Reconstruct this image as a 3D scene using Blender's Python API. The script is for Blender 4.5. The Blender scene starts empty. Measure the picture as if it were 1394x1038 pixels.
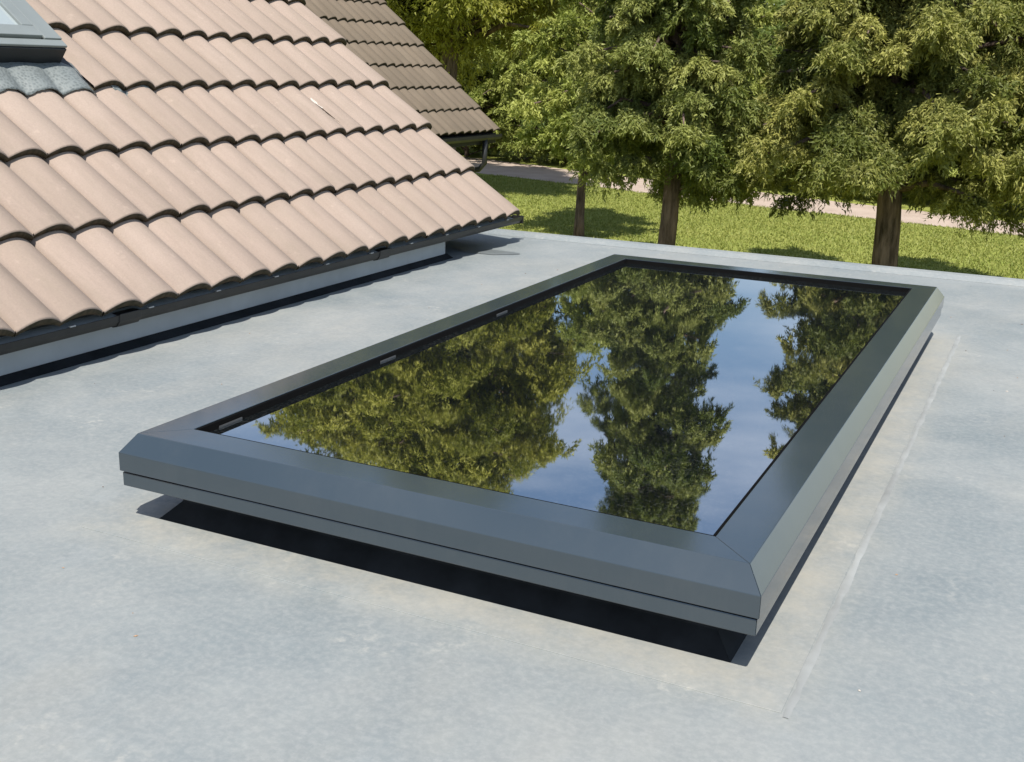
import bpy, bmesh, math, random
import numpy as np
from mathutils import Matrix, Vector
R = math.radians
C = bpy.context.scene.collection
SC = bpy.context.scene

# ---------------------------------------------------------------- camera, light, exposure
ZR = 2.70                                   # top of the flat roof above the lawn
cam_d = bpy.data.cameras.new('camera'); cam = bpy.data.objects.new('camera', cam_d); C.objects.link(cam)
cr = Vector((0.898608, 0.437925, 0.026927)).normalized()
cf = Vector((-0.414983, 0.868249, -0.271905)).normalized()
cu = cr.cross(cf).normalized()
cam.matrix_world = Matrix(((cr.x, cu.x, -cf.x, 0), (cr.y, cu.y, -cf.y, 0), (cr.z, cu.z, -cf.z, ZR + .8854), (0, 0, 0, 1)))
cam_d.sensor_width = 36; cam_d.lens = 39.336; cam_d.clip_end = 2000; cam_d.clip_start = .05
SC.camera = cam

SUN = Vector((.38, -.925, 0)).normalized() * math.cos(R(59)); SUN.z = math.sin(R(59))
w = bpy.data.worlds.new('World'); SC.world = w; w.use_nodes = True
nt = w.node_tree; nt.nodes.clear()
sky = nt.nodes.new('ShaderNodeTexSky'); sky.sky_type = 'NISHITA'; sky.sun_disc = False
sky.sun_elevation = R(59); sky.sun_rotation = math.atan2(SUN.x, SUN.y) % (2 * math.pi)
sky.air_density = 1.0; sky.dust_density = .6; sky.ozone_density = 1.6
tc = nt.nodes.new('ShaderNodeTexCoord'); mp = nt.nodes.new('ShaderNodeMapping'); mp.inputs['Scale'].default_value = (1.2, 1.2, 5)
nz = nt.nodes.new('ShaderNodeTexNoise'); nz.inputs['Scale'].default_value = 1.7; nz.inputs['Detail'].default_value = 6; nz.inputs['Roughness'].default_value = .55
rp = nt.nodes.new('ShaderNodeMapRange'); rp.inputs[1].default_value = .44; rp.inputs[2].default_value = .80; rp.inputs[3].default_value = .0; rp.inputs[4].default_value = .6
mx = nt.nodes.new('ShaderNodeMix'); mx.data_type = 'RGBA'; mx.inputs[7].default_value = (10, 10.3, 10.8, 1)
bg = nt.nodes.new('ShaderNodeBackground'); bg.inputs['Strength'].default_value = .095
wo = nt.nodes.new('ShaderNodeOutputWorld')
L = nt.links.new
L(tc.outputs['Generated'], mp.inputs[0]); L(mp.outputs[0], nz.inputs['Vector']); L(nz.outputs[0], rp.inputs[0]); L(rp.outputs[0], mx.inputs[0])
L(sky.outputs[0], mx.inputs[6]); L(mx.outputs[2], bg.inputs['Color']); L(bg.outputs[0], wo.inputs[0])
sd = bpy.data.lights.new('sun', 'SUN'); so = bpy.data.objects.new('sun', sd); C.objects.link(so)
sd.energy = 4.3; sd.angle = R(.53); sd.color = (1, .955, .89)
so.rotation_euler = SUN.to_track_quat('Z', 'Y').to_euler()
SC.view_settings.view_transform = 'Standard'; SC.view_settings.look = 'None'; SC.view_settings.gamma = 1
SC.view_settings.use_curve_mapping = False; SC.view_settings.exposure = .72

# ---------------------------------------------------------------- helpers
rnd = random.Random(7)
def tag(o, label=None, cat=None, group=None, kind=None):
    if label: o['label'] = label
    if cat: o['category'] = cat
    if group: o['group'] = group
    if kind: o['kind'] = kind
    return o
def empty(name, loc=(0, 0, 0), parent=None):
    o = bpy.data.objects.new(name, None); C.objects.link(o); o.location = loc; o.parent = parent; o.empty_display_size = .2
    return o
class MB:
    """collects geometry, links it as one object"""
    def __init__(s): s.v = []; s.f = []; s.m = []
    def add(s, vs, fs, mi=0):
        n = len(s.v); s.v += [tuple(a) for a in vs]; s.f += [tuple(i + n for i in f) for f in fs]; s.m += [mi] * len(fs); return s
    def box(s, a, b, mi=0):
        (x0, y0, z0), (x1, y1, z1) = a, b
        return s.add([(x0, y0, z0), (x1, y0, z0), (x1, y1, z0), (x0, y1, z0), (x0, y0, z1), (x1, y0, z1), (x1, y1, z1), (x0, y1, z1)],
                     [(0, 3, 2, 1), (4, 5, 6, 7), (0, 1, 5, 4), (1, 2, 6, 5), (2, 3, 7, 6), (3, 0, 4, 7)], mi)
    def extrude(s, prof, p0, p1, ax, up, mi=0):
        """closed 2D profile (a,b) swept from p0 to p1; a along ax, b along up"""
        p0, p1, ax, up = map(Vector, (p0, p1, ax, up)); n = len(prof)
        vs = [p + ax * a + up * b for p in (p0, p1) for a, b in prof]
        fs = [(i, (i + 1) % n, n + (i + 1) % n, n + i) for i in range(n)] + [tuple(range(n))[::-1], tuple(range(n, 2 * n))]
        return s.add(vs, fs, mi)
    def tube(s, pts, rad, n=8, mi=0):
        pts = [Vector(p) for p in pts]; rad = rad if isinstance(rad, (list, tuple)) else [rad] * len(pts)
        vs = []; a = None
        for i, p in enumerate(pts):
            d = (pts[min(i + 1, len(pts) - 1)] - pts[max(i - 1, 0)]).normalized()
            if a is None: a = d.orthogonal().normalized()
            a = (a - d * a.dot(d)).normalized()
            b = d.cross(a)
            vs += [p + (a * math.cos(t * 2 * math.pi / n) + b * math.sin(t * 2 * math.pi / n)) * rad[i] for t in range(n)]
        fs = [(i * n + k, i * n + (k + 1) % n, (i + 1) * n + (k + 1) % n, (i + 1) * n + k) for i in range(len(pts) - 1) for k in range(n)]
        fs += [tuple(range(n))[::-1], tuple(range(len(pts) * n - n, len(pts) * n))]
        return s.add(vs, fs, mi)
    def mesh(s, name, mats, smooth=False):
        me = bpy.data.meshes.new(name); me.from_pydata(s.v, [], s.f)
        for m in (mats if isinstance(mats, (list, tuple)) else [mats]): me.materials.append(m)
        me.polygons.foreach_set('material_index', s.m)
        if smooth: me.polygons.foreach_set('use_smooth', [True] * len(s.f))
        me.update(); return me
    def build(s, name, mats, parent=None, smooth=False, bevel=0, angle=None):
        o = bpy.data.objects.new(name, s.mesh(name, mats, smooth)); C.objects.link(o)
        if parent: o.parent = parent
        if bevel:
            b = o.modifiers.new('bevel', 'BEVEL'); b.width = bevel; b.segments = 2; b.limit_method = 'ANGLE'; b.angle_limit = R(25)
        return o

# ---------------------------------------------------------------- materials
class Mat:
    def __init__(s, name, base=(.5, .5, .5), rough=.6, spec=.5, metal=0):
        s.m = bpy.data.materials.new(name); s.m.use_nodes = True; s.t = s.m.node_tree; s.b = s.t.nodes['Principled BSDF']
        s.b.inputs['Base Color'].default_value = (*base, 1); s.b.inputs['Roughness'].default_value = rough
        s.b.inputs['Specular IOR Level'].default_value = spec; s.b.inputs['Metallic'].default_value = metal
        s.tc = s.n('ShaderNodeTexCoord')
    def n(s, t, **k):
        a = s.t.nodes.new(t)
        for x, y in k.items(): setattr(a, x, y)
        return a
    def l(s, a, b): s.t.links.new(a, b)
    def noise(s, scale, detail=4, rough=.5, vec=(1, 1, 1), src='Object', dist=0, w=0):
        mp = s.n('ShaderNodeMapping'); mp.inputs['Scale'].default_value = vec; mp.inputs['Location'].default_value = (w, w * 1.7, w * .3)
        s.l(s.tc.outputs[src], mp.inputs[0])
        a = s.n('ShaderNodeTexNoise'); a.inputs['Scale'].default_value = scale; a.inputs['Detail'].default_value = detail
        a.inputs['Roughness'].default_value = rough; a.inputs['Distortion'].default_value = dist
        s.l(mp.outputs[0], a.inputs['Vector']); return a.outputs[0]
    def rng(s, v, a, b, c=0, d=1):
        r = s.n('ShaderNodeMapRange'); s.l(v, r.inputs[0])
        for i, x in enumerate((a, b, c, d)): r.inputs[i + 1].default_value = x
        return r.outputs[0]
    def mix(s, fac, a, b, mode='MIX'):
        m = s.n('ShaderNodeMix', data_type='RGBA', blend_type=mode)
        for i, x in ((0, fac), (6, a), (7, b)):
            if isinstance(x, (tuple, list)): m.inputs[i].default_value = (*x, 1)
            elif isinstance(x, (int, float)): m.inputs[i].default_value = x
            else: s.l(x, m.inputs[i])
        return m.outputs[2]
    def math(s, op, a, b=0):
        m = s.n('ShaderNodeMath', operation=op)
        for i, x in ((0, a), (1, b)):
            if isinstance(x, (int, float)): m.inputs[i].default_value = x
            else: s.l(x, m.inputs[i])
        return m.outputs[0]
    def col(s, c): s.l(c, s.b.inputs['Base Color']); return s
    def bump(s, h, strength, dist=.01):
        b = s.n('ShaderNodeBump'); b.inputs['Strength'].default_value = strength; b.inputs['Distance'].default_value = dist
        s.l(h, b.inputs['Height']); s.l(b.outputs[0], s.b.inputs['Normal']); return s
def simple(name, base, rough=.6, spec=.5, var=.12, scale=30, bump=0, metal=0):
    m = Mat(name, base, rough, spec, metal); v = m.noise(scale, 4, .6)
    m.col(m.mix(m.rng(v, .3, .7), tuple(x * (1 - var) for x in base), tuple(min(1, x * (1 + var)) for x in base)))
    if bump: m.bump(v, bump, .004)
    return m.m

# roofing membrane: pale blue grey, mottled, warm dusty bloom and pale scuffs
def membrane(name, warm=0.0):
    m = Mat(name, (.2, .22, .23), .62, .35)
    a = m.noise(1.15, 7, .62, dist=.6); b = m.noise(4.2, 6, .65, w=3.1, dist=.4); c = m.noise(26, 4, .7, w=1.3); d = m.noise(2.4, 5, .6, w=8.4, vec=(1, .45, 1))
    c1 = m.mix(m.rng(a, .34, .66), (.145, .172, .180), (.214, .233, .231))
    c2 = m.mix(m.rng(b, .42, .74, 0, .5), c1, (.262, .270, .256))
    dd = m.rng(d, .5 - warm * .22, .82 - warm * .2, 0, .62 + .15 * warm)
    c3 = m.mix(dd, c2, (.305, .292, .255))
    c4 = m.mix(m.rng(c, .38, .72, 0, .33), c3, (.150, .168, .176))
    fn = m.noise(75, 4, .75, w=2.2); c4 = m.mix(m.rng(fn, .42, .7, 0, .42), c4, (.31, .315, .30))
    e = m.noise(5, 3, .5, w=5.5); f = m.noise(48, 3, .6, w=2.5)
    spk = m.math('MULTIPLY', m.rng(e, .58, .70), m.rng(f, .52, .72))
    c5 = m.mix(m.math('MULTIPLY', spk, .5), c4, (.40, .385, .34))
    h = m.noise(7.5, 5, .6, w=6.0); scf = m.rng(h, .60, .78, 0, .28)
    c6 = m.mix(scf, c5, (.30, .32, .32))
    # dusty run-off bloom left on the roof around the rooflight
    sx = m.n('ShaderNodeSeparateXYZ'); m.l(m.tc.outputs['Object'], sx.inputs[0])
    dx_ = m.math('SUBTRACT', m.math('ABSOLUTE', m.math('SUBTRACT', sx.outputs[0], -.9316)), .625); dy_ = m.math('SUBTRACT', m.math('ABSOLUTE', m.math('SUBTRACT', sx.outputs[1], 2.8162)), 1.309)
    dist_ = m.math('MAXIMUM', dx_, dy_); wob = m.noise(7, 4, .6, w=11); band = m.rng(m.math('ADD', dist_, m.math('MULTIPLY', wob, -.09)), -.03, .07, 1, 0)
    gn = m.noise(11, 5, .75, w=13); c6 = m.mix(m.math('MULTIPLY', band, m.rng(gn, .38, .68, .08, .55)), c6, (.335, .315, .262))
    m.col(c6); m.l(m.rng(b, .3, .7, .5, .72), m.b.inputs['Roughness'])
    m.bump(m.mix(.35, c, b), .25, .0025)
    return m.m
M = {}
M['membrane'] = membrane('roof_membrane')
M['skirt'] = membrane('roof_membrane_dusty', .25)
M['seam'] = simple('seam_sealant', (.236, .246, .240), .75, .2, .22, 6)
M['membrane_dark'] = simple('dark_membrane', (.13, .145, .15), .45, .5, .15, 9)
m = Mat('anthracite_paint', (.035, .043, .048), .33, .5); m.b.inputs['IOR'].default_value = 1.8
v = m.noise(3.5, 5, .6); v2 = m.noise(120, 2, .5)
v3 = m.noise(9, 6, .75, w=3, vec=(1, 1, .3)); m.col(m.mix(m.rng(v3, .45, .8, 0, .04), m.mix(m.rng(v, .35, .7, 0, .5), (.028, .040, .049), (.035, .047, .055)), (.24, .23, .20))); m.l(m.rng(v, .3, .7, .09, .14), m.b.inputs['Roughness']); m.bump(v2, .05, .0005)
M['paint'] = m.m
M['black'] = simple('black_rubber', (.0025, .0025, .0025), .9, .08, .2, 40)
M['kerb'] = simple('dark_kerb_and_shade', (.014, .016, .018), .8, .2, .5, 9, .4)  # kerb colour, also paints the shade at the kerb foot and under the eave
M['gutterplastic'] = simple('black_gutter_plastic', (.018, .018, .017), .45, .45, .3, 14)
M['packer'] = simple('grey_packer', (.045, .048, .05), .5, .4)
M['fascia'] = simple('grey_fascia_board', (.37, .395, .40), .5, .4, .1, 6)
M['clip'] = simple('pale_clip', (.45, .45, .43), .5, .4)
# dark coated glass pane with a very slight ripple
m = Mat('dark_coated_glass', (.004, .006, .007), .022, .5); m.b.inputs['IOR'].default_value = 7.0
M['glass'] = m.m
gl = m.noise(1.6, 2, .4, vec=(1.2, .5, 1)); m.bump(gl, .06, .004)
du = m.noise(5, 6, .7); d2 = m.noise(170, 2, .6); d3 = m.noise(2.2, 3, .5, w=4)
m.col(m.mix(m.math('MULTIPLY', m.rng(d2, .52, .7), m.rng(d3, .3, .7, .1, .6)), (.004, .006, .007), (.075, .078, .072))); m.l(m.rng(du, .35, .75, .008, .030), m.b.inputs['Roughness'])
# concrete roof tiles
def tile_mat(name, A, B, D, moss):
    m = Mat(name, A, .85, .2)
    src_ = m.tc; oi = m.n('ShaderNodeObjectInfo'); vt = m.n('ShaderNodeVectorMath', operation='ADD'); vs_ = m.n('ShaderNodeVectorMath', operation='SCALE'); vs_.inputs[0].default_value = (37, 61, 13); m.l(oi.outputs['Random'], vs_.inputs['Scale']); m.l(src_.outputs['Object'], vt.inputs[0]); m.l(vs_.outputs[0], vt.inputs[1])
    class _T: outputs = {'Object': vt.outputs[0], 'Generated': vt.outputs[0]}
    m.tc = _T
    big = m.noise(1.1, 4, .6, src='Generated'); st = m.noise(5, 5, .65, vec=(1, 5, 1)); fine = m.noise(160, 3, .7); lic = m.noise(14, 5, .7, w=4)
    a = m.mix(m.rng(oi.outputs['Random'], 0, 1), A, B)
    a = m.mix(m.rng(st, .45, .72, 0, .6), a, D)
    s2 = m.noise(30, 4, .7, vec=(.05, 1, 1), w=2); s3 = m.noise(2.6, 4, .6, vec=(.5, 1, 1), w=7)
    a = m.mix(m.rng(s2, .46, .70, 0, .55), a, tuple(x * .80 for x in A))
    a = m.mix(m.rng(s3, .5, .75, 0, .45), a, tuple(min(1, x * y) for x, y in zip(A, (1.2, 1.24, 1.26))))
    a = m.mix(m.rng(fine, .3, .75, 0, .35), a, tuple(x * .62 for x in A))
    # per tile offset so the blotches do not repeat
    a = m.mix(m.rng(lic, .62, .75, 0, .5), a, tuple(min(1, x * 1.28) for x in A))
    m.col(a); m.bump(m.mix(.3, fine, lic), .5, .002); return m.m
M['tile'] = tile_mat('peach_concrete_tile', (.335, .262, .214), (.300, .236, .190), (.262, .212, .165), 0)
M['brown_tile'] = tile_mat('brown_concrete_tile', (.175, .138, .10), (.148, .118, .086), (.112, .093, .07), 0)
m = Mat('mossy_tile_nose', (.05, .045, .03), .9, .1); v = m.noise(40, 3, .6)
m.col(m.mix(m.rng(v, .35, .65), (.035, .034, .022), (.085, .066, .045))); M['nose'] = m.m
M['underlay'] = simple('dark_underlay', (.012, .011, .01), .9, .1)
m = Mat('peach_brick_wall', (.32, .2, .14), .9, .2)
br = m.n('ShaderNodeTexBrick'); br.inputs['Scale'].default_value = 1; br.inputs['Brick Width'].default_value = .225; br.inputs['Row Height'].default_value = .075; br.inputs['Mortar Size'].default_value = .006
br.inputs['Color1'].default_value = (.34, .21, .15, 1); br.inputs['Color2'].default_value = (.24, .15, .11, 1); br.inputs['Mortar'].default_value = (.3, .28, .25, 1)
mp_ = m.n('ShaderNodeMapping'); mp_.inputs['Rotation'].default_value = (R(90), 0, R(90)); m.l(m.tc.outputs['Object'], mp_.inputs[0]); m.l(mp_.outputs[0], br.inputs['Vector']); m.col(br.outputs[0])
M['brick'] = m.m
M['chalk'] = simple('chalky_white', (.43, .39, .34), .9, .1, .15, 60)
M['brick_crumb'] = simple('orange_crumb', (.28, .18, .11), .8)
M['clad'] = simple('grey_aluminium_cladding', (.175, .195, .19), .42, .5, .06, 8)
M['clad_dark'] = simple('black_window_face', (.012, .014, .016), .5, .4)
m = Mat('roof_window_glass', (.30, .34, .34), .02, .5); m.b.inputs['IOR'].default_value = 1.9; M['wglass'] = m.m
# pleated lead apron
m = Mat('pleated_grey_flashing', (.15, .17, .165), .6, .4)
vo = m.n('ShaderNodeTexVoronoi'); vo.inputs['Scale'].default_value = 95; m.l(m.tc.outputs['Object'], vo.inputs['Vector'])
m.col(m.mix(m.rng(vo.outputs['Distance'], .1, .6), (.092, .107, .105), (.158, .176, .172))); m.bump(vo.outputs['Distance'], .6, .003); M['lead'] = m.m
# garden
m = Mat('lawn_ground', (.1, .13, .03), .9, .1)
a = m.noise(.35, 5, .6); b = m.noise(3.2, 5, .7); c = m.noise(16, 3, .7, vec=(1, 1, 1))
q = m.mix(m.rng(a, .35, .68), (.185, .215, .045), (.245, .25, .065)); q = m.mix(m.rng(b, .4, .72, 0, .6), q, (.165, .21, .032)); q = m.mix(m.rng(c, .42, .75, 0, .5), q, (.25, .25, .08)); wn = m.noise(1.1, 5, .7, w=9); q = m.mix(m.rng(wn, .62, .74, 0, .6), q, (.25, .20, .12))
m.col(q); m.bump(b, .6, .05); M['lawn'] = m.m
m = Mat('pinkish_gravel', (.42, .34, .27), .95, .1); a = m.noise(1.3, 5, .6); b = m.noise(30, 3, .7)
q = m.mix(m.rng(a, .4, .7), (.40, .32, .26), (.32, .25, .20)); q = m.mix(m.rng(b, .4, .7, 0, .5), q, (.46, .39, .33)); m.col(q); m.bump(b, .6, .03); M['path'] = m.m
m = Mat('furrowed_bark', (.1, .08, .06), .95, .1); a = m.noise(9, 6, .7, vec=(1, 1, .16)); b = m.noise(2, 3, .5)
q = m.mix(m.rng(a, .38, .62), (.045, .034, .027), (.20, .145, .118)); q = m.mix(m.rng(b, .45, .7, 0, .4), q, (.23, .155, .125)); m.col(q); m.bump(a, 1, .04); M['bark'] = m.m
def leaf_mat(name, A, B, tr=.3):
    m = Mat(name, A, .55, .25)
    at = m.n('ShaderNodeAttribute', attribute_name='tint'); cc = m.mix(at.outputs['Fac'], A, B)
    m.col(cc); tl = m.n('ShaderNodeBsdfTranslucent'); m.l(m.mix(.5, cc, (.30, .36, .03), 'MIX'), tl.inputs[0])
    ms = m.n('ShaderNodeMixShader'); ms.inputs[0].default_value = tr
    m.l(m.b.outputs[0], ms.inputs[1]); m.l(tl.outputs[0], ms.inputs[2]); m.l(ms.outputs[0], m.t.nodes['Material Output'].inputs[0]); return m.m
M['conifer'] = leaf_mat('conifer_foliage', (.09, .12, .026), (.31, .32, .09), .22)
M['conifer2'] = leaf_mat('conifer_foliage_olive', (.10, .12, .026), (.345, .33, .09), .22)
M['yellow'] = leaf_mat('yellow_green_foliage', (.155, .165, .02), (.38, .365, .07), .3)
M['bright'] = leaf_mat('bright_green_foliage', (.165, .205, .038), (.40, .42, .11), .3)
M['mid'] = leaf_mat('mid_green_foliage', (.085, .125, .028), (.23, .27, .07), .3)
M['grass'] = leaf_mat('grass_blades', (.17, .205, .045), (.29, .295, .08), .25)

# ================================================================ SETTING
b = MB(); b.add([(-500, -500, 0), (500, -500, 0), (500, 700, 0), (-500, 700, 0)], [(0, 1, 2, 3)])
tag(b.build('lawn', M['lawn']), kind='structure')
# gravel track crossing the garden: a sheet with a wandering edge
far = [(-60, 55.5), (-40, 47.2), (-28, 42.6), (-18.8, 38.9), (-8.4, 34.7), (-.7, 31.8), (8, 28.5), (20, 24), (40, 16)]
near = [(-60, 51.5), (-40, 43.0), (-28, 37.6), (-16.2, 33.7), (-8.1, 31.2), (-.6, 29.2), (8, 26), (20, 21), (40, 13)]
def resample(ps, n):
    out = []
    for i in range(n + 1):
        t = i / n * (len(ps) - 1); k = min(int(t), len(ps) - 2); f = t - k
        out.append((ps[k][0] * (1 - f) + ps[k + 1][0] * f, ps[k][1] * (1 - f) + ps[k + 1][1] * f))
    return out
fa, ne = resample(far, 160), resample(near, 160)
b = MB(); r2 = random.Random(3)
b.add([(x, y + r2.uniform(-.12, .12), .006) for x, y in fa] + [(x, y + r2.uniform(-.12, .12), .006) for x, y in ne],
      [(161 + i, 161 + i + 1, i + 1, i) for i in range(160)])
tag(b.build('gravel_path', M['path']), kind='structure')

# ---------------------------------------------------------------- flat roof
FX0, FX1, FY0, FY1 = -2.86, 4.6, -3.2, 5.475
b = MB(); b.box((FX0, FY0, ZR - .18), (FX1, FY1 - .001, ZR))
fr = b.build('flat_roof', M['membrane']); tag(fr, kind='structure')
b = MB(); b.extrude([(0, -.19), (0, .016), (-.014, .020), (-.06, .018), (-.11, .002), (-.11, -.01), (-.02, -.02), (-.02, -.19)], (FX0, FY1 + .02, ZR), (FX1, FY1 + .02, ZR), (0, 1, 0), (0, 0, 1))
b.build('edge_trim', M['membrane'], fr)
b = MB(); b.box((FX0 + .1, FY0 + .1, -.1), (FX1 - .15, FY1 - .2, ZR - .181)); o = b.build('extension_wall', M['brick']); tag(o, 'brick wall of the flat roofed extension below the grey roof edge', 'wall')

X0, X1, Y0, Y1 = -1.5566, -.3066, 1.5072, 4.1253     # rooflight outer faces
# membrane collar welded round the kerb: four sheets, each with its welded edge bead
def collar(x0, y0, x1, y1): b = MB(); b.box((x0, y0, ZR - .002), (x1, y1, ZR + .0016)); b.build('membrane_collar', M['skirt'], fr, bevel=.0007)
cw = .055
collar(X0 - cw, Y0 - cw, X1 + cw, Y0 + .13); collar(X0 - cw, Y1 - .13, X1 + cw, Y1 + cw)
collar(X0 - cw, Y0 + .1301, X0 + .13, Y1 - .1301); collar(X1 - .13, Y0 + .1301, X1 + cw, Y1 - .1301)
def ribbon(name, pts, wd, z, h, mat, seed, parent, jit=.004):
    rr = random.Random(seed); vs = []; n = len(pts)
    P = [Vector((*p, z)) for p in pts]
    for i, p in enumerate(P):
        d = (P[min(i + 1, n - 1)] - P[max(i - 1, 0)]).normalized(); s = Vector((-d.y, d.x, 0)) * wd * rr.uniform(.6, 1.25)
        j = Vector((rr.uniform(-jit, jit), rr.uniform(-jit, jit), 0))
        vs += [p - s + j, p - s * .5 + j + Vector((0, 0, h)), p + s * .5 + j + Vector((0, 0, h)), p + s + j]
    b = MB(); b.add(vs, [(i * 4 + k, i * 4 + k + 1, i * 4 + k + 5, i * 4 + k + 4) for i in range(n - 1) for k in range(3)])
    return b.build(name, mat, parent, smooth=True)
def line(a, c, n): return [(a[0] + (c[0] - a[0]) * i / n, a[1] + (c[1] - a[1]) * i / n) for i in range(n + 1)]
ribbon('weld_bead', line((X1 + cw + .008, Y0 - cw - .01), (X1 + cw + .008, Y1 + cw), 90), .007, ZR + .0003, .0009, M['seam'], 1, fr, .0012)
# long laps between the membrane sheets
ribbon('sheet_lap', line((1.05, -2.5), (1.05, 5.36), 80), .011, ZR + .0002, .0015, M['seam'], 4, fr, .002)
0 and ribbon('sheet_lap', line((X1 + cw + .12, 2.42), (1.05, 2.42), 40), .006, ZR + .0002, .0009, M['seam'], 5, fr, .003)
ribbon('sheet_lap', line((-2.52, .62), (1.05, .62), 60), .009, ZR + .0002, .002, M['membrane'], 6, fr, .003)
# darker lens-shaped patch on the membrane beneath the gutter end
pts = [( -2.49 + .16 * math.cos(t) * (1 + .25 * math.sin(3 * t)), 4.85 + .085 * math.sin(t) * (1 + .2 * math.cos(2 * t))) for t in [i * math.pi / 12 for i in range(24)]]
b = MB(); b.add([(x, y, ZR + .0022) for x, y in pts], [tuple(range(24))]); b.build('dark_patch', M['membrane_dark'], fr)

# grit, seeds and leaf crumbs lying on the membrane
gr = np.random.default_rng(77); bmk = MB()
for i in range(260):
    x, y = gr.uniform(-2.4, 2.2), gr.uniform(.5, 5.3)
    if -1.62 < x < -.26 and 1.44 < y < 4.2: continue
    q = gr.uniform(.0007, .0026); a0 = gr.uniform(0, 6.28); e_ = gr.uniform(1, 2.4)
    pv = [(x + q * e_ * math.cos(a0), y + q * e_ * math.sin(a0), ZR + .0008), (x - q * math.sin(a0), y + q * math.cos(a0), ZR + .0008), (x - q * e_ * math.cos(a0), y - q * e_ * math.sin(a0), ZR + .0008), (x + q * math.sin(a0), y - q * math.cos(a0), ZR + .0008), (x, y, ZR + .0008 + q * .8)]
    bmk.add(pv, [(0, 1, 4), (1, 2, 4), (2, 3, 4), (3, 0, 4)], int(gr.integers(0, 3)))
go = bmk.build('grit', [M['chalk'], M['bark'], M['brick_crumb']], fr); go['kind'] = 'stuff'

# ================================================================ ROOFLIGHT
rl = empty('rooflight', ((X0 + X1) / 2, (Y0 + Y1) / 2, ZR))
tag(rl, 'rectangular dark grey framed rooflight with mirror like black glass on the flat grey roof', 'skylight')
ox, oy = rl.location.x, rl.location.y
HX, HY = (X1 - X0) / 2, (Y1 - Y0) / 2
zb = .0787
def ring_piece(prof, side):
    """prof: (inset, z) closed outline swept along one side with mitred ends; side 0..3 = near, right, far, left"""
    b = MB(); vs = []
    for e in (0, 1):
        for ins, z in prof:
            hx, hy = HX - ins, HY - ins
            c = [(-hx, -hy), (hx, -hy), (hx, hy), (-hx, hy)]
            p = c[(side + e) % 4]; q_ = c[(side + 1 - e) % 4]
            d = Vector((q_[0] - p[0], q_[1] - p[1])).normalized() * .0004
            vs.append((p[0] + d.x, p[1] + d.y, z))
    n = len(prof)
    fs = [(i, (i + 1) % n, n + (i + 1) % n, n + i) for i in range(n)] + [tuple(range(n))[::-1], tuple(range(n, 2 * n))]
    b.add(vs, fs); return b
upper = [(0, zb + .031), (0, zb + .0678), (.0265, zb + .1037), (.100, zb + .1036), (.100, zb + .1020), (.06, zb + .031)]
lower = [(.0035, zb), (.0035, zb + .0275), (.062, zb + .0275), (.062, zb)]
kerb = [(.047, .0019), (.052, .006), (.080, .034), (.086, .048), (.086, zb - .0005), (.118, zb - .0005), (.118, .0023)]  # sloped dark foot is added to blacken the shade under the frame
groove = [(.010, zb + .0276), (.010, zb + .0309), (.06, zb + .0309), (.06, zb + .0276)]
wallp = [(.1002, zb + .06), (.1002, zb + .1019), (.106, zb + .1019), (.106, zb + .06)]
for s_ in range(4):
    ring_piece(upper, s_).build('upper_frame_section', M['paint'], rl, bevel=.0022)
    ring_piece(lower, s_).build('lower_frame_section', M['paint'], rl, bevel=.0015)
    ring_piece(groove, s_).build('groove_gasket', M['black'], rl)
    ring_piece(kerb, s_).build('kerb_and_shade_foot', M['kerb'], rl)
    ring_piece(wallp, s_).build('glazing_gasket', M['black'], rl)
g = MB(); gz = zb + .1022 - .0145
g.box((-HX + .1062, -HY + .1062, gz - .02), (HX - .1062, HY - .1062, gz)); g.build('glass_pane', M['glass'], rl)
g = MB(); g.box((-HX + .119, -HY + .119, .0023), (HX - .119, HY - .119, .03)); g.build('dark_interior', M['black'], rl)
for yy in (1.71, 2.31, 2.95):
    g = MB(); g.box((X0 + .1061 - ox, yy - .035 - oy, gz + .0002), (X0 + .108 - ox, yy + .035 - oy, gz + .004)); g.build('glazing_packer', M['packer'], rl)

# ================================================================ TILED ROOFS
def hump(u, p, A):
    s = abs(math.sin(math.pi * (u / p)))
    return A * (s ** .92)
def tile_mesh(name, cover, length, gauge, T, th, A, seg, mats):
    p = cover / 2; n = seg * 2; us = [cover * i / n for i in range(n + 1)]
    gap = .0012
    b = MB()
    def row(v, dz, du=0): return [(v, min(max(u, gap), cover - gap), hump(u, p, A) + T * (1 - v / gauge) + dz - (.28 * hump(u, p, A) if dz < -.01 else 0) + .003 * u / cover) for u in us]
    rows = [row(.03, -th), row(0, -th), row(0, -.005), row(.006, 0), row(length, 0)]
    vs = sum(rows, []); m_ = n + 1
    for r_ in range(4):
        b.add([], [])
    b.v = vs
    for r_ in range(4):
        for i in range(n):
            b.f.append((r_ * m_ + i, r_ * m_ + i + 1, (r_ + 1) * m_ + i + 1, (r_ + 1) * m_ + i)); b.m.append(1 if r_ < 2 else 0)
    for i in (0, n):                                        # side edges
        a = 3 * m_ + i; c_ = 4 * m_ + i; k = len(b.v)
        x, y, z = b.v[c_]; b.v.append((x, y, z - th)); x, y, z = b.v[a]; b.v.append((x, y, z - th))
        b.f.append((a, c_, k, k + 1) if i == 0 else (c_, a, k + 1, k)); b.m.append(0)
    me = b.mesh(name, mats, True)
    return me
def roof_frame(x, z, ang):
    """matrix: local +x = up the slope, +y = along the eave, +z = out of the roof"""
    ux = Vector((-math.cos(ang), 0, math.sin(ang))); uz = Vector((math.sin(ang), 0, math.cos(ang))); uy = uz.cross(ux)
    return ux, uy, uz
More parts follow.
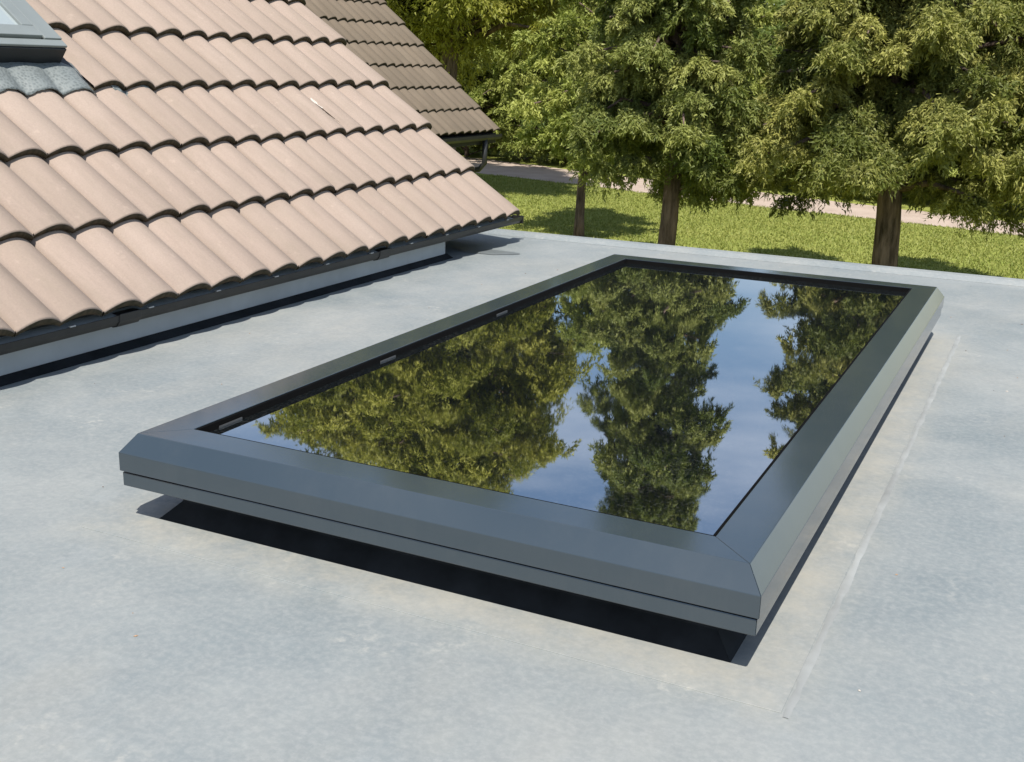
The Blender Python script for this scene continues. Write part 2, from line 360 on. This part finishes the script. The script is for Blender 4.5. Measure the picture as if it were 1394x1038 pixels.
def lay_tiles(parent, mesh, x, z, yend, ang, cols, rows, cover, gauge, skip=lambda c, r: False, seed=1):
    ux, uy, uz = roof_frame(x, z, ang); rr = random.Random(seed)   # uy points to -y
    for r_ in range(rows):
        for c_ in range(cols):
            if skip(c_, r_): continue
            o = bpy.data.objects.new('roof_tile', mesh); C.objects.link(o); o.parent = parent
            P = Vector((x, yend, z)) + ux * (r_ * gauge + rr.uniform(-.003, .003)) + Vector((0, -1, 0)) * (c_ * cover) + uz * rr.uniform(-.0012, .0022)
            M4 = Matrix((( ux.x, uy.x, uz.x, P.x), (ux.y, uy.y, uz.y, P.y), (ux.z, uy.z, uz.z, P.z), (0, 0, 0, 1)))
            o.matrix_local = M4 @ Matrix.Rotation(rr.uniform(-.004, .004), 4, 'Z') @ Matrix.Rotation(rr.uniform(-.003, .003), 4, 'X')

# ---- house with the peach tiles
ANG = R(38); XE, ZE, YV = -2.485, ZR + .158, 5.2
COV, GAU = .314, .331; NR, NC = 6, 19
house = empty('tiled_house', (0, 0, 0)); tag(house, 'house with pale peach concrete tiled roof beside the flat roof', 'house')
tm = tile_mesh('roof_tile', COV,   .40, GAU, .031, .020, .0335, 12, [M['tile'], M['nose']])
ux, uy, uz = roof_frame(XE, ZE, ANG)
deck = MB()
def rp(s, y, h): p = Vector((XE, y, ZE)) + ux * s + uz * h; return (p.x, p.y, p.z)
ylo = YV - NC * COV
NR = 5; s1 = 1.815
deck.add([rp(.03, ylo + .01, -.03), rp(.03, YV - .012, -.03), rp(s1, YV - .012, -.03), rp(s1, ylo + .01, -.03), rp(.03, ylo + .01, -.10), rp(.03, YV - .012, -.10), rp(s1, YV - .012, -.10), rp(s1, ylo + .01, -.10)],
         [(0, 1, 2, 3), (4, 7, 6, 5), (0, 4, 5, 1), (1, 5, 6, 2), (2, 6, 7, 3), (3, 7, 4, 0)])
roof = deck.build('roof', M['underlay'], house)
WY0, WY1, WS0 = 2.33, 3.105, 1.10          # roof window extent
def skip(c, r):
    y1 = YV - c * COV; y0 = y1 - COV
    return r == 3 and y0 > WY0 - .1 - COV and y1 < WY1 + .25 or (r in (4, 5) and y0 > WY0 - .1 and y1 < WY1 + .1 and r == 4)
lay_tiles(roof, tm, XE, ZE - .028, YV, ANG, NC, NR, COV, GAU, skip)
tshort = tile_mesh('roof_tile', COV, s1 - 5 * GAU - .005, GAU, .031, .020, .0335, 12, [M['tile'], M['nose']])
lay_tiles(roof, tshort, XE, ZE - .028, YV, ANG, NC, 6, COV, GAU, lambda c, r: r < 5, 8)
hm = tm.copy(); bmh = bmesh.new(); bmh.from_mesh(hm); bmesh.ops.delete(bmh, geom=[v_ for v_ in bmh.verts if v_.co.y > COV / 2 + .001], context='VERTS'); bmh.to_mesh(hm); bmh.free()
lay_tiles(roof, hm, XE, ZE - .028, YV, ANG, NC, NR, COV, GAU, lambda c, r: not (c == 6 and r == 3), 3)
# ridge tiles and the far slope
rx, _, rz = rp(s1, 0, 0)
for i in range(14):
    y = YV - .01 - i * .432
    b = MB(); b.tube([(rx, y, rz - .05), (rx, y - .44, rz - .045)], [.09, .085], 14); b.build('ridge_tile', M['tile'], roof, smooth=True)
b = MB(); n = 200; vs = []
for t in (0, 1):
    for i in range(n + 1):
        y = ylo + (YV - ylo) * i / n; vs.append((rx - t * s1 * math.cos(ANG), y, rz - .02 - t * s1 * math.sin(ANG) + hump(y - YV, COV / 2, .036)))
b.add(vs, [(i, i + 1, n + 2 + i, n + 1 + i) for i in range(n)]); b.build('rear_slope', M['tile'], roof, smooth=True)
# walls, fascia, eave, gutter
b = MB(); b.box((-2.86 - 2.75, ylo + .3, -.1), (-2.861, 4.55, ZE + .1)); b.build('house_wall', M['brick'], house)
b = MB(); b.add([(-5.5, YV - .06, ZE - .06), (-2.6, YV - .06, ZE - .06), (rx, YV - .06, rz - .14), (-5.5, YV - .03, ZE - .06), (-2.6, YV - .03, ZE - .06), (rx, YV - .03, rz - .14)], [(0, 1, 2), (3, 5, 4), (0, 3, 4, 1), (1, 4, 5, 2), (2, 5, 3, 0)])
b.build('bargeboard', M['gutterplastic'], house)
b = MB(); b.extrude([(0, .0006), (0, .019), (.303, .019), (.325, .006), (.334, .0024), (.334, .0006)], (-2.859, ylo + .3, ZR), (-2.859, 4.60, ZR), (1, 0, 0), (0, 0, 1)); b.build('flashing_and_shade', M['kerb'], house)  # dark flashing; its sloped outer foot paints the eave shade black on the roof
b = MB(); b.box((-2.859, ylo + .3, ZR + .0191), (-2.556, 4.58, ZR + .128)); b.build('fascia_board', M['fascia'], house, bevel=.002)
b = MB(); b.box((-2.859, ylo + .3, ZR + .1285), (-2.54, YV - .1, ZR + .137)); b.build('soffit_strip', M['gutterplastic'], house)
b = MB(); b.box((-2.858, 4.581, ZR + .0006), (-2.60, 4.66, ZR + .127)); b.build('fascia_end_board', M['gutterplastic'], house)
b = MB(); b.add([(-2.62, 4.661, ZR + .0006), (-2.84, 5.16, ZR + .0006), (-2.858, 5.16, ZR + .0006), (-2.858, 4.661, ZR + .0006), (-2.62, 4.661, ZR + .128), (-2.84, 5.16, ZR + .128), (-2.858, 5.16, ZR + .128), (-2.858, 4.661, ZR + .128)], [(0, 1, 5, 4), (1, 2, 6, 5), (2, 3, 7, 6), (3, 0, 4, 7), (4, 5, 6, 7)]); b.build('eave_return_board', M['gutterplastic'], house)
gx, gzt = -2.545, ZR + .128      # gutter back, gutter top
def gut_prof(t=.003):
    o_ = [(0, 0), (0, -.018), (.010, -.031), (.028, -.037), (.046, -.033), (.057, -.018), (.060, 0)]
    i_ = [(a + (t if a < .02 else -t if a > .036 else 0), b_ + (t if b_ < -.025 else 0)) for a, b_ in o_]
    return o_ + i_[::-1]
b = MB(); b.extrude(gut_prof(), (gx, ylo, gzt), (gx, YV + .075, gzt), (1, 0, 0), (0, 0, 1)); gut = b.build('gutter', M['gutterplastic'], house)
b = MB(); b.extrude([(-.002, .003), (-.002, -.035), (.028, -.041), (.060, -.035), (.063, .003)], (gx, YV + .0751, gzt), (gx, YV + .083, gzt), (1, 0, 0), (0, 0, 1)); b.build('gutter_end_cap', M['gutterplastic'], gut)
for y in (.9, 2.45, 3.9):
    b = MB(); b.extrude([(-.003, .004), (-.003, -.02), (.010, -.035), (.028, -.042), (.048, -.037), (.060, -.02), (.063, .004)], (gx, y, gzt), (gx, y + .09, gzt), (1, 0, 0), (0, 0, 1)); b.build('gutter_joint', M['gutterplastic'], gut, bevel=.002)
y = ylo + .2
while y < YV:
    b = MB(); b.box((gx + .052, y, gzt + .0005), (gx + .062, y + .02, gzt + .004)); b.build('gutter_clip', M['clip'], gut); y += .157 * 2
b = MB()                                                   # eave comb filler seen under the humps
b.box((XE - .055, ylo + .01, ZE - .05), (XE - .045, YV - .015, ZE - .004)); b.build('eave_filler', M['gutterplastic'], house)
b = MB(); b.add([(XE - .05, ylo, ZR + .136), (XE - .05, YV - .02, ZR + .136), (XE - .005, YV - .02, ZR + .126), (XE - .005, ylo, ZR + .126)], [(0, 3, 2, 1)]); b.build('eave_guard', M['fascia'], house)

for (row_, sa, sb, ya_, yb_, wmax) in ((2, .90, .668, 4.425, 4.372, .020),):
    vs = []; k = 18; rq = random.Random(12 + int(sa * 100))
    for i in range(k + 1):
        t = i / k; sv = sa + (sb - sa) * t; yc = ya_ + (yb_ - ya_) * t + rq.uniform(-.003, .003); hw = .002 + wmax * math.sin(math.pi * t) * rq.uniform(.25, 1.0)
        for yy in (yc - hw, yc, yc + hw): vs.append(rp(sv, yy, -.028 + .031 * (1 - (sv - row_ * GAU) / GAU) + (.0125 if row_ else .0085) + hump(YV - yy, COV / 2, .0335)))
    b = MB(); b.add(vs, [(i * 3 + q, i * 3 + q + 1, i * 3 + q + 4, i * 3 + q + 3) for i in range(k) for q in (0, 1)]); b.build('white_streak', M['chalk'], roof, smooth=True)
# ---- roof window with pleated apron
def rbox(b, s0, s1_, y0, y1, h0, h1, mi=0):
    c = [rp(s, y, h) for h in (h0, h1) for s, y in ((s0, y0), (s0, y1), (s1_, y1), (s1_, y0))]
    b.add(c, [(0, 1, 2, 3)[::-1], (4, 5, 6, 7), (0, 1, 5, 4)[::1], (1, 2, 6, 5), (2, 3, 7, 6), (3, 0, 4, 7)], mi); return b
H = .085; WT = 1.76
win = rbox(MB(), WS0 + .004, WT, WY0 + .004, WY1 - .004, -.03, H - .012).build('roof_window', M['clad_dark'], house, bevel=.002)
rbox(MB(), WS0 + .045, WT, WY1 - .078, WY1, H - .0118, H + .004).build('side_cladding', M['clad'], win, bevel=.003)
rbox(MB(), WS0 + .045, WT, WY0, WY0 + .078, H - .0118, H + .004).build('side_cladding', M['clad'], win, bevel=.003)
rbox(MB(), WS0 + .010, WS0 + .0445, WY0, WY1, H - .0118, H - .001).build('bottom_cladding', M['clad'], win, bevel=.003)
# sash
sy0, sy1, ss0 = WY0 + .084, WY1 - .084, WS0 + .052
rbox(MB(), ss0, ss0 + .055, sy0, sy1, H - .0116, H + .009).build('sash_bottom_rail', M['clad'], win, bevel=.003)
rbox(MB(), ss0 + .0555, WT - .06, sy1 - .05, sy1, H - .0116, H + .009).build('sash_side_rail', M['clad'], win, bevel=.003)
rbox(MB(), ss0 + .0555, WT - .06, sy0, sy0 + .05, H - .0116, H + .009).build('sash_side_rail', M['clad'], win, bevel=.003)
rbox(MB(), WT - .0595, WT, sy0, sy1, H - .0116, H + .012).build('top_hood', M['clad'], win, bevel=.003)
rbox(MB(), ss0 + .0556, WT - .0606, sy0 + .0505, sy1 - .0505, H - .0114, H - .002).build('window_pane', M['wglass'], win)
rbox(MB(), WS0 - .012, WS0 + .003, WY0 - .01, WY1 + .012, -.005, .006).build('bottom_flange', M['clad_dark'], win)
# apron: follows the tile humps, from the window foot to the butt line of its course
ya, yb = WY0 - .12, YV - 6.5 * COV - .001; ns = 110; vs = []; vrows = [(.950, .006, 1.0), (.965, .007, 1), (.99, .008, .95), (1.03, .009, .72), (1.07, .010, .38), (1.108, .006, .12), (1.16, -.012, 0)]
rr = random.Random(5)
for s, dz, am in vrows:
    for i in range(ns + 1):
        y = ya + (yb - ya) * i / ns
        vs.append(rp(s + (rr.uniform(-.003, .003) if s < .96 else 0), y, -.028 + .014 + dz + hump(YV - y, COV / 2, .0335) * am + .018 * (1 - am) + rr.uniform(-.0008, .0008)))
b = MB(); b.add(vs, [(k * (ns + 1) + i, k * (ns + 1) + i + 1, (k + 1) * (ns + 1) + i + 1, (k + 1) * (ns + 1) + i) for k in range(len(vrows) - 1) for i in range(ns)])
o = b.build('apron_flashing', M['lead'], win, smooth=True); sm = o.modifiers.new('thick', 'SOLIDIFY'); sm.thickness = .004; sm.offset = -1
# side gutter flashing strip along the right side of the window and its loose curled ends
rbox(MB(), 1.0, WT, WY1 + .006, WY1 + .035, -.01, .012).build('side_flashing', M['clad_dark'], win)
for (y0, y1) in ((3.235, 3.325), (3.385, 3.43)):
    vs = []; k = 12
    for s, dz in ((.934, .008), (.965, .012), (1.01, .016)):
        for i in range(k + 1):
            y = y0 + (y1 - y0) * i / k; vs.append(rp(s + .01 * math.sin(i), y, -.028 + dz + hump(YV - y, COV / 2, .0335)))
    b = MB(); b.add(vs, [(r_ * (k + 1) + i, r_ * (k + 1) + i + 1, (r_ + 1) * (k + 1) + i + 1, (r_ + 1) * (k + 1) + i) for r_ in range(2) for i in range(k)])
    o = b.build('flashing_curl', M['lead'], win, smooth=True); sm = o.modifiers.new('thick', 'SOLIDIFY'); sm.thickness = .003

# ---- brown tiled building behind
bh = empty('brown_roofed_house', (0, 0, 0)); tag(bh, 'building with darker brown tiled roof standing behind the peach tiled house', 'house')
BX, BY, BZ, BA = -5.58, 11.17, 2.895, R(42)
tb = tile_mesh('roof_tile', .33, .38, .322, .026, .019, .036, 6, [M['brown_tile'], M['nose']])
bux, buy, buz = roof_frame(BX, BZ, BA)
def bp(s, y, h): p = Vector((BX, y, BZ)) + bux * s + buz * h; return (p.x, p.y, p.z)
BR, BC = 13, 20; bl = BY - BC * .33; bs = BR * .322
b = MB(); b.add([bp(.03, bl, -.03), bp(.03, BY - .01, -.03), bp(bs, BY - .01, -.03), bp(bs, bl, -.03), bp(.03, bl, -.1), bp(.03, BY - .01, -.1), bp(bs, BY - .01, -.1), bp(bs, bl, -.1)],
         [(0, 1, 2, 3), (4, 7, 6, 5), (0, 4, 5, 1), (1, 5, 6, 2), (2, 6, 7, 3), (3, 7, 4, 0)])
broof = b.build('roof', M['underlay'], bh)
lay_tiles(broof, tb, BX, BZ - .02, BY, BA, BC, BR, .33, .322, seed=9)
brx, _, brz = bp(bs, 0, 0)
for i in range(15):
    y = BY - .01 - i * .44
    b = MB(); b.tube([(brx, y, brz - .05), (brx, y - .45, brz - .045)], [.125, .118], 10); b.build('ridge_tile', M['brown_tile'], broof, smooth=True)
n = 120; vs = []
for t in (0, 1):
    for i in range(n + 1):
        y = bl + (BY - bl) * i / n; vs.append((brx - t * bs * math.cos(BA), y, brz - .02 - t * bs * math.sin(BA) + hump(y - BY, .165, .036)))
b = MB(); b.add(vs, [(i, i + 1, n + 2 + i, n + 1 + i) for i in range(n)]); b.build('rear_slope', M['brown_tile'], broof, smooth=True)
b = MB(); b.box((BX - 5.8, bl + .3, -.1), (BX - .42, BY - .45, BZ + .12)); b.build('house_wall', M['brick'], bh)
b = MB(); b.box((BX - .13, bl, BZ - .135), (BX - .03, BY - .02, BZ - .03)); b.build('fascia_board', M['gutterplastic'], bh)
b = MB(); b.box((BX - .42, bl, BZ - .15), (BX - .131, BY - .02, BZ - .125)); b.build('soffit_board', M['clip'], bh)
b = MB(); b.extrude([(0, 0), (0, -.03), (.02, -.055), (.06, -.055), (.08, -.03), (.08, 0), (.074, 0), (.06, -.045), (.02, -.045), (.006, 0)], (BX - .03, bl, BZ - .035), (BX - .03, BY - .02, BZ - .035), (1, 0, 0), (0, 0, 1))
bg_ = b.build('gutter', M['gutterplastic'], bh)
b = MB(); b.tube([(BX + .01, BY - .35, BZ - .07), (BX + .01, BY - .35, BZ - .33), (BX - .05, BY - .36, BZ - .40), (BX - .33, BY - .42, BZ - .44), (BX - .36, BY - .43, BZ - .5), (BX - .36, BY - .43, 0)], .03, 10)
b.build('downpipe', M['gutterplastic'], bh, smooth=True)

# ================================================================ TREES
def polar(pxx, d):
    """direction over the ground at a bearing from the viewpoint"""
    phi = R(-25.55) + math.atan((pxx - 697) / 1583); return math.sin(phi) * d, math.cos(phi) * d
def leaf_object(name, clumps, per, leaf, mat, seed, parent, droop=.5, twigs=16, narrow=.42, flat=.8, hang=.5):
    g = np.random.default_rng(seed); c = np.array([k[:3] for k in clumps]); r = np.array([k[3] for k in clumps]); tin = np.array([k[4] for k in clumps])
    n = len(clumps); N = n * per
    T = g.normal(size=(n, twigs, 3)); T[..., 2] = T[..., 2] * .55 + .25; T /= np.linalg.norm(T, axis=-1, keepdims=True); T *= g.uniform(.55, 1.25, (n, twigs, 1))
    ci = np.repeat(np.arange(n), per); ti = g.integers(0, twigs, N); t = g.uniform(.12, 1, N) ** .6
    d = T[ci, ti]; rr_ = r[ci][:, None]
    P = c[ci] + d * rr_ * t[:, None] * np.array([1, 1, flat]); P[:, 2] -= droop * r[ci] * t ** 2
    P += g.normal(size=(N, 3)) * rr_ * .085
    dirv = d * .6 + g.normal(size=(N, 3)) * .55; dirv[:, 2] -= hang; dirv /= np.linalg.norm(dirv, axis=1, keepdims=True)
    wv = np.cross(dirv, g.normal(size=(N, 3))); wv /= np.linalg.norm(wv, axis=1, keepdims=True)
    s = leaf * g.uniform(.6, 1.35, N)[:, None]
    V = np.stack([P - wv * s * narrow * .5, P + wv * s * narrow * .5, P + dirv * s], 1).reshape(-1, 3)
    me = bpy.data.meshes.new(name); me.vertices.add(N * 3); me.vertices.foreach_set('co', V.ravel().astype(np.float32))
    me.loops.add(N * 3); me.loops.foreach_set('vertex_index', np.arange(N * 3, dtype=np.int32)); me.polygons.add(N)
    me.polygons.foreach_set('loop_start', np.arange(0, N * 3, 3, dtype=np.int32))
    at = me.attributes.new('tint', 'FLOAT', 'FACE'); at.data.foreach_set('value', np.clip(tin[ci] + g.normal(size=N) * .16, 0, 1).astype(np.float32))
    me.materials.append(mat); me.update(calc_edges=True)
    o = bpy.data.objects.new(name, me); C.objects.link(o); o.parent = parent; return o
def prof(ps, z):
    for (z0, a), (z1, c) in zip(ps, ps[1:]):
        if z <= z1: return a + (c - a) * (z - z0) / (z1 - z0)
    return ps[-1][1]
def tree(name, x, y, label, mat, profile, trunk_r, nlimb, clump_r, per, leaf, seed, group=None, lean=(0, 0), cat='tree', rise=.15, droop=.5, trunk_z=None, center=(0, 0), flat=.8, hang=.5, inner=.35, narrow=.42):
    r_ = random.Random(seed); root = empty(name, (x, y, 0)); tag(root, label, cat, group)
    z0, z1 = profile[0][0], profile[-1][0]
    def axis(z): k = z / z1; return lean[0] * k + center[0] * min(1, z / z0 if z0 > 0 else 1) + .12 * (math.sin(z * .9 + seed) - math.sin(seed)) * .6, lean[1] * k + center[1] * min(1, z / max(z0, .1)) + .06 * math.cos(z * .7 + seed) - .06 * math.cos(seed)
    nz_ = 14; pts = []; rad = []
    top = trunk_z or z1 * .97
    for i in range(nz_ + 1):
        z = -.15 + (top + .15) * i / nz_; a = axis(max(z, 0)); pts.append((a[0], a[1], z)); rad.append(max(.012, trunk_r * (1 - .93 * (i / nz_)) * (1.25 if i == 0 else 1)))
    MB().tube(pts, rad, 12).build('trunk', M['bark'], root, smooth=True)
    clumps = []; lb = MB()
    for i in range(nlimb):
        f = (i + r_.random()) / nlimb; z = z0 + (z1 - z0) * f ** .92
        Rz = prof(profile, z) * r_.uniform(.72, 1.12); az = i * 2.399 + r_.uniform(-.5, .5); ax, ay = axis(z)
        if name == 'conifer_tree' and z < z0 + .5 and math.cos(az - math.atan2(-y, -x)) > .5: continue   # low boughs lost on the house side
        zs = z - rise * Rz * .5 - .1
        lp = [(ax, ay, zs)]; seedt = min(1, max(0, .5 + r_.gauss(0, .28)))
        nc = max(1, round(Rz * (1 - inner) / (clump_r * 1.05)))
        for k in range(1, nc + 1):
            t = inner + (1 - inner) * k / nc
            px_, py_ = ax + math.cos(az) * Rz * t, ay + math.sin(az) * Rz * t; pz = z + rise * Rz * t - .28 * Rz * t * t * droop + r_.uniform(-.1, .1)
            lp.append((px_, py_, pz - clump_r * .1))
            cr_ = clump_r * r_.uniform(.7, 1.25) * (1 - .25 * f)
            for q_ in range(2):
                clumps.append((px_ + r_.gauss(0, clump_r * .55), py_ + r_.gauss(0, clump_r * .55), pz + r_.gauss(0, clump_r * .35), cr_, min(1, max(0, seedt + r_.gauss(0, .12)))))
        if len(lp) > 1: lb.tube(lp, [max(.008, trunk_r * .28 * (1 - f * .7) * (1 - k / (len(lp)))) + .006 for k in range(len(lp))], 5)
    lb.build('branches', M['bark'], root, smooth=True)
    leaf_object('crown', clumps, per, leaf, mat, seed, root, droop, flat=flat, hang=hang, narrow=narrow)
    print(name, len(clumps), len(clumps) * per)
    return root
GF = 'trees standing on the lawn'
# three trees on the lawn and a fourth at the right edge
x, y = polar(905, 17.2)
tree('conifer_tree', x, y, 'narrow olive green conifer whose bare trunk rises behind the middle of the far rooflight edge', M['conifer'],
     [(1.95, 1.0), (2.9, 1.35), (4.5, 1.05), (6.0, .80), (6.8, .50), (7.8, .82), (9.0, .66), (10.2, .4), (11.0, .08)], .15, 175, .27, 800, .064, 12, GF, rise=.10, droop=.85, narrow=.38, hang=.7, inner=.12)
x, y = polar(1222, 17.0)
tree('conifer_tree', x, y, 'broad conifer with thick brown trunk behind the right far corner of the rooflight', M['conifer2'],
     [(2.1, 1.55), (3.1, 1.95), (4.6, 1.6), (5.8, 1.15), (8.5, .92), (10.5, .6), (12.0, .1)], .2, 215, .30, 800, .066, 26, GF, rise=.08, droop=.85, narrow=.38, hang=.7, inner=.15)
x, y = polar(1455, 17.5)
tree('conifer_tree', x, y, 'conifer whose crown reaches in at the right edge of the view', M['conifer2'],
     [(1.9, 1.2), (3.0, 1.7), (5.5, 1.4), (8.5, .9), (11.5, .15)], .2, 120, .30, 600, .08, 31, GF, rise=.08, droop=.9, narrow=.3, hang=1.0)
x, y = polar(786, 24.4)
tree('small_tree', x, y, 'small leafy tree with slim dark trunk, leftmost of the trees on the lawn', M['bright'],
     [(1.45, .8), (2.4, 1.45), (4.6, 1.1), (6.0, .8), (8.2, .15)], .11, 80, .36, 560, .08, 41, GF, lean=(.4, .1), rise=.3, droop=.5)
# large yellow green tree beyond the brown house
x, y = polar(600, 31.5)
tree('broadleaf_tree', x, y, 'large yellow green broadleaf tree rising behind the brown tiled roof', M['yellow'],
     [(4.3, 2.2), (6.0, 3.6), (9.5, 3.7), (12.0, 2.9), (13.9, 1.8), (15.2, .5)], .3, 190, .62, 520, .125, 53, rise=.35, droop=.8, hang=.8)
x, y = polar(470, 33)
tree('broadleaf_tree', x, y, 'broadleaf tree behind the houses, left neighbour of the large yellow green one', M['yellow'],
     [(3.5, 2.4), (6.0, 3.4), (9.5, 3.6), (12.0, 3.0), (13.6, 1.3)], .28, 135, .68, 400, .14, 59, rise=.35, droop=.8, hang=.8)
# shrubs and trees along the far side of the track
GB = 'shrubs and trees lining the far side of the track'
hedge = [  # bearing, dist, height, radius, kind
 (560, 45.6, 7.2, 3.6, 'bright'), (625, 44.2, 6.4, 3.2, 'bright'), (700, 43.4, 6.4, 3.0, 'bright'), (762, 42.0, 6.4, 2.6, 'bright'),
 (820, 40.8, 6.6, 2.6, 'mid'), (880, 40.4, 6.2, 2.5, 'bright'), (945, 38.9, 6.2, 2.4, 'mid'), (1010, 37.5, 5.9, 2.2, 'bright'), (1062, 36.8, 5.6, 2.0, 'mid'), (1120, 36.0, 6.0, 2.2, 'mid'),
 (1190, 35.2, 5.6, 2.2, 'bright'), (1265, 34.4, 5.8, 2.3, 'mid'), (1345, 33.8, 5.6, 2.3, 'bright'), (1430, 33.2, 6, 2.4, 'mid'), (1520, 32.8, 6, 2.4, 'bright'), (480, 50, 8, 3.8, 'mid')]
shr_labels = ['tall bright shrub behind the brown roof verge, left of the others', 'bright green shrub just right of the brown roof eave', 'airy light green shrub at the shaded end of the track',
 'bright rounded shrub behind the slim dark trunk on the left', 'mid green shrub between the slim trunk and the narrow conifer', 'bright shrub directly behind the narrow conifer crown',
 'mid green shrub just right of the narrow conifer', 'bright green shrub midway between the two conifers', 'dark green shrub at the left edge of the broad conifer crown', 'mid green shrub behind the left half of the broad conifer',
 'bright shrub directly behind the thick brown trunk', 'mid green shrub right of the thick brown trunk', 'bright shrub near the right edge of the view beyond the track', 'mid green shrub beyond the track outside the right edge',
 'bright shrub at the far right end of the track', 'mid green shrub hidden behind the brown tiled roof']
for i, (bx, d, h, rad, mt) in enumerate(hedge):
    x, y = polar(bx, d + 1.5)
    tree('shrub', x, y, shr_labels[i], M[mt], [(.3, rad * .8), (h * .3, rad), (h * .7, rad * .8), (h, rad * .2)], .09, 50, .5, 360, .12, 100 + i, GB, cat='shrub', rise=.25, droop=.6, inner=.45)
wood = [(540, 60, 13), (650, 62, 9.5), (760, 58, 8.3), (850, 62, 8.8), (930, 57, 8.0), (1030, 60, 9.2), (1110, 56, 7.6), (1180, 60, 9.4), (1280, 58, 9), (1370, 57, 9.5), (1470, 58, 10), (1580, 58, 10)]
wl = ['tallest woodland tree, seen over the brown tiled roof', 'bright woodland tree above the brown roof verge', 'woodland tree behind the airy light green shrub', 'woodland tree above and behind the slim dark trunk',
 'woodland tree showing above the narrow conifer left shoulder', 'woodland tree in the gap just right of the narrow conifer', 'low woodland tree just left of the broad conifer crown', 'woodland tree directly behind the broad conifer',
 'woodland tree behind the right shoulder of the broad conifer', 'woodland tree in the far row near the right edge', 'woodland tree just beyond the right edge in the far row', 'rightmost woodland tree of the far row, outside the view']
for i, (bx, d, h) in enumerate(wood):
    x, y = polar(bx, d); rad = 3.4
    tree('woodland_tree', x, y, wl[i], M['mid'] if i % 2 else M['bright'],
         [(.8, rad * .8), (h * .4, rad), (h * .75, rad * .75), (h, rad * .15)], .16, 48, .85, 240, .2, 200 + i, 'trees in the far row behind the shrubs', rise=.25, droop=.5, inner=.4)

# grass blades over the part of the lawn in view
g = np.random.default_rng(4); N = 130000
bx = g.uniform(560, 1480, N); dd = np.sqrt(g.uniform(17.0 ** 2, 38.0 ** 2, N)); ph = R(-25.55) + np.arctan((bx - 697) / 1583)
gx_, gy_ = np.sin(ph) * dd, np.cos(ph) * dd
ny = np.interp(gx_, [p[0] for p in near], [p[1] for p in near])
k = gy_ < ny + .05; gx_, gy_ = gx_[k], gy_[k]; N = len(gx_)
hh = g.uniform(.02, .065, N); an = g.uniform(0, np.pi, N); wd = g.uniform(.01, .022, N)
P = np.stack([gx_, gy_, np.zeros(N)], 1); wv = np.stack([np.cos(an), np.sin(an), np.zeros(N)], 1) * wd[:, None]
tp = P + np.stack([g.normal(0, .02, N), g.normal(0, .02, N), hh], 1)
V = np.stack([P - wv, P + wv, tp], 1).reshape(-1, 3)
me = bpy.data.meshes.new('grass'); me.vertices.add(N * 3); me.vertices.foreach_set('co', V.ravel().astype(np.float32))
me.loops.add(N * 3); me.loops.foreach_set('vertex_index', np.arange(N * 3, dtype=np.int32)); me.polygons.add(N); me.polygons.foreach_set('loop_start', np.arange(0, N * 3, 3, dtype=np.int32))
at = me.attributes.new('tint', 'FLOAT', 'FACE'); at.data.foreach_set('value', g.uniform(0, 1, N).astype(np.float32))
me.materials.append(M['grass']); me.update(calc_edges=True)
o = bpy.data.objects.new('grass', me); C.objects.link(o); tag(o, 'short sunlit grass covering the lawn', 'grass', kind='stuff')
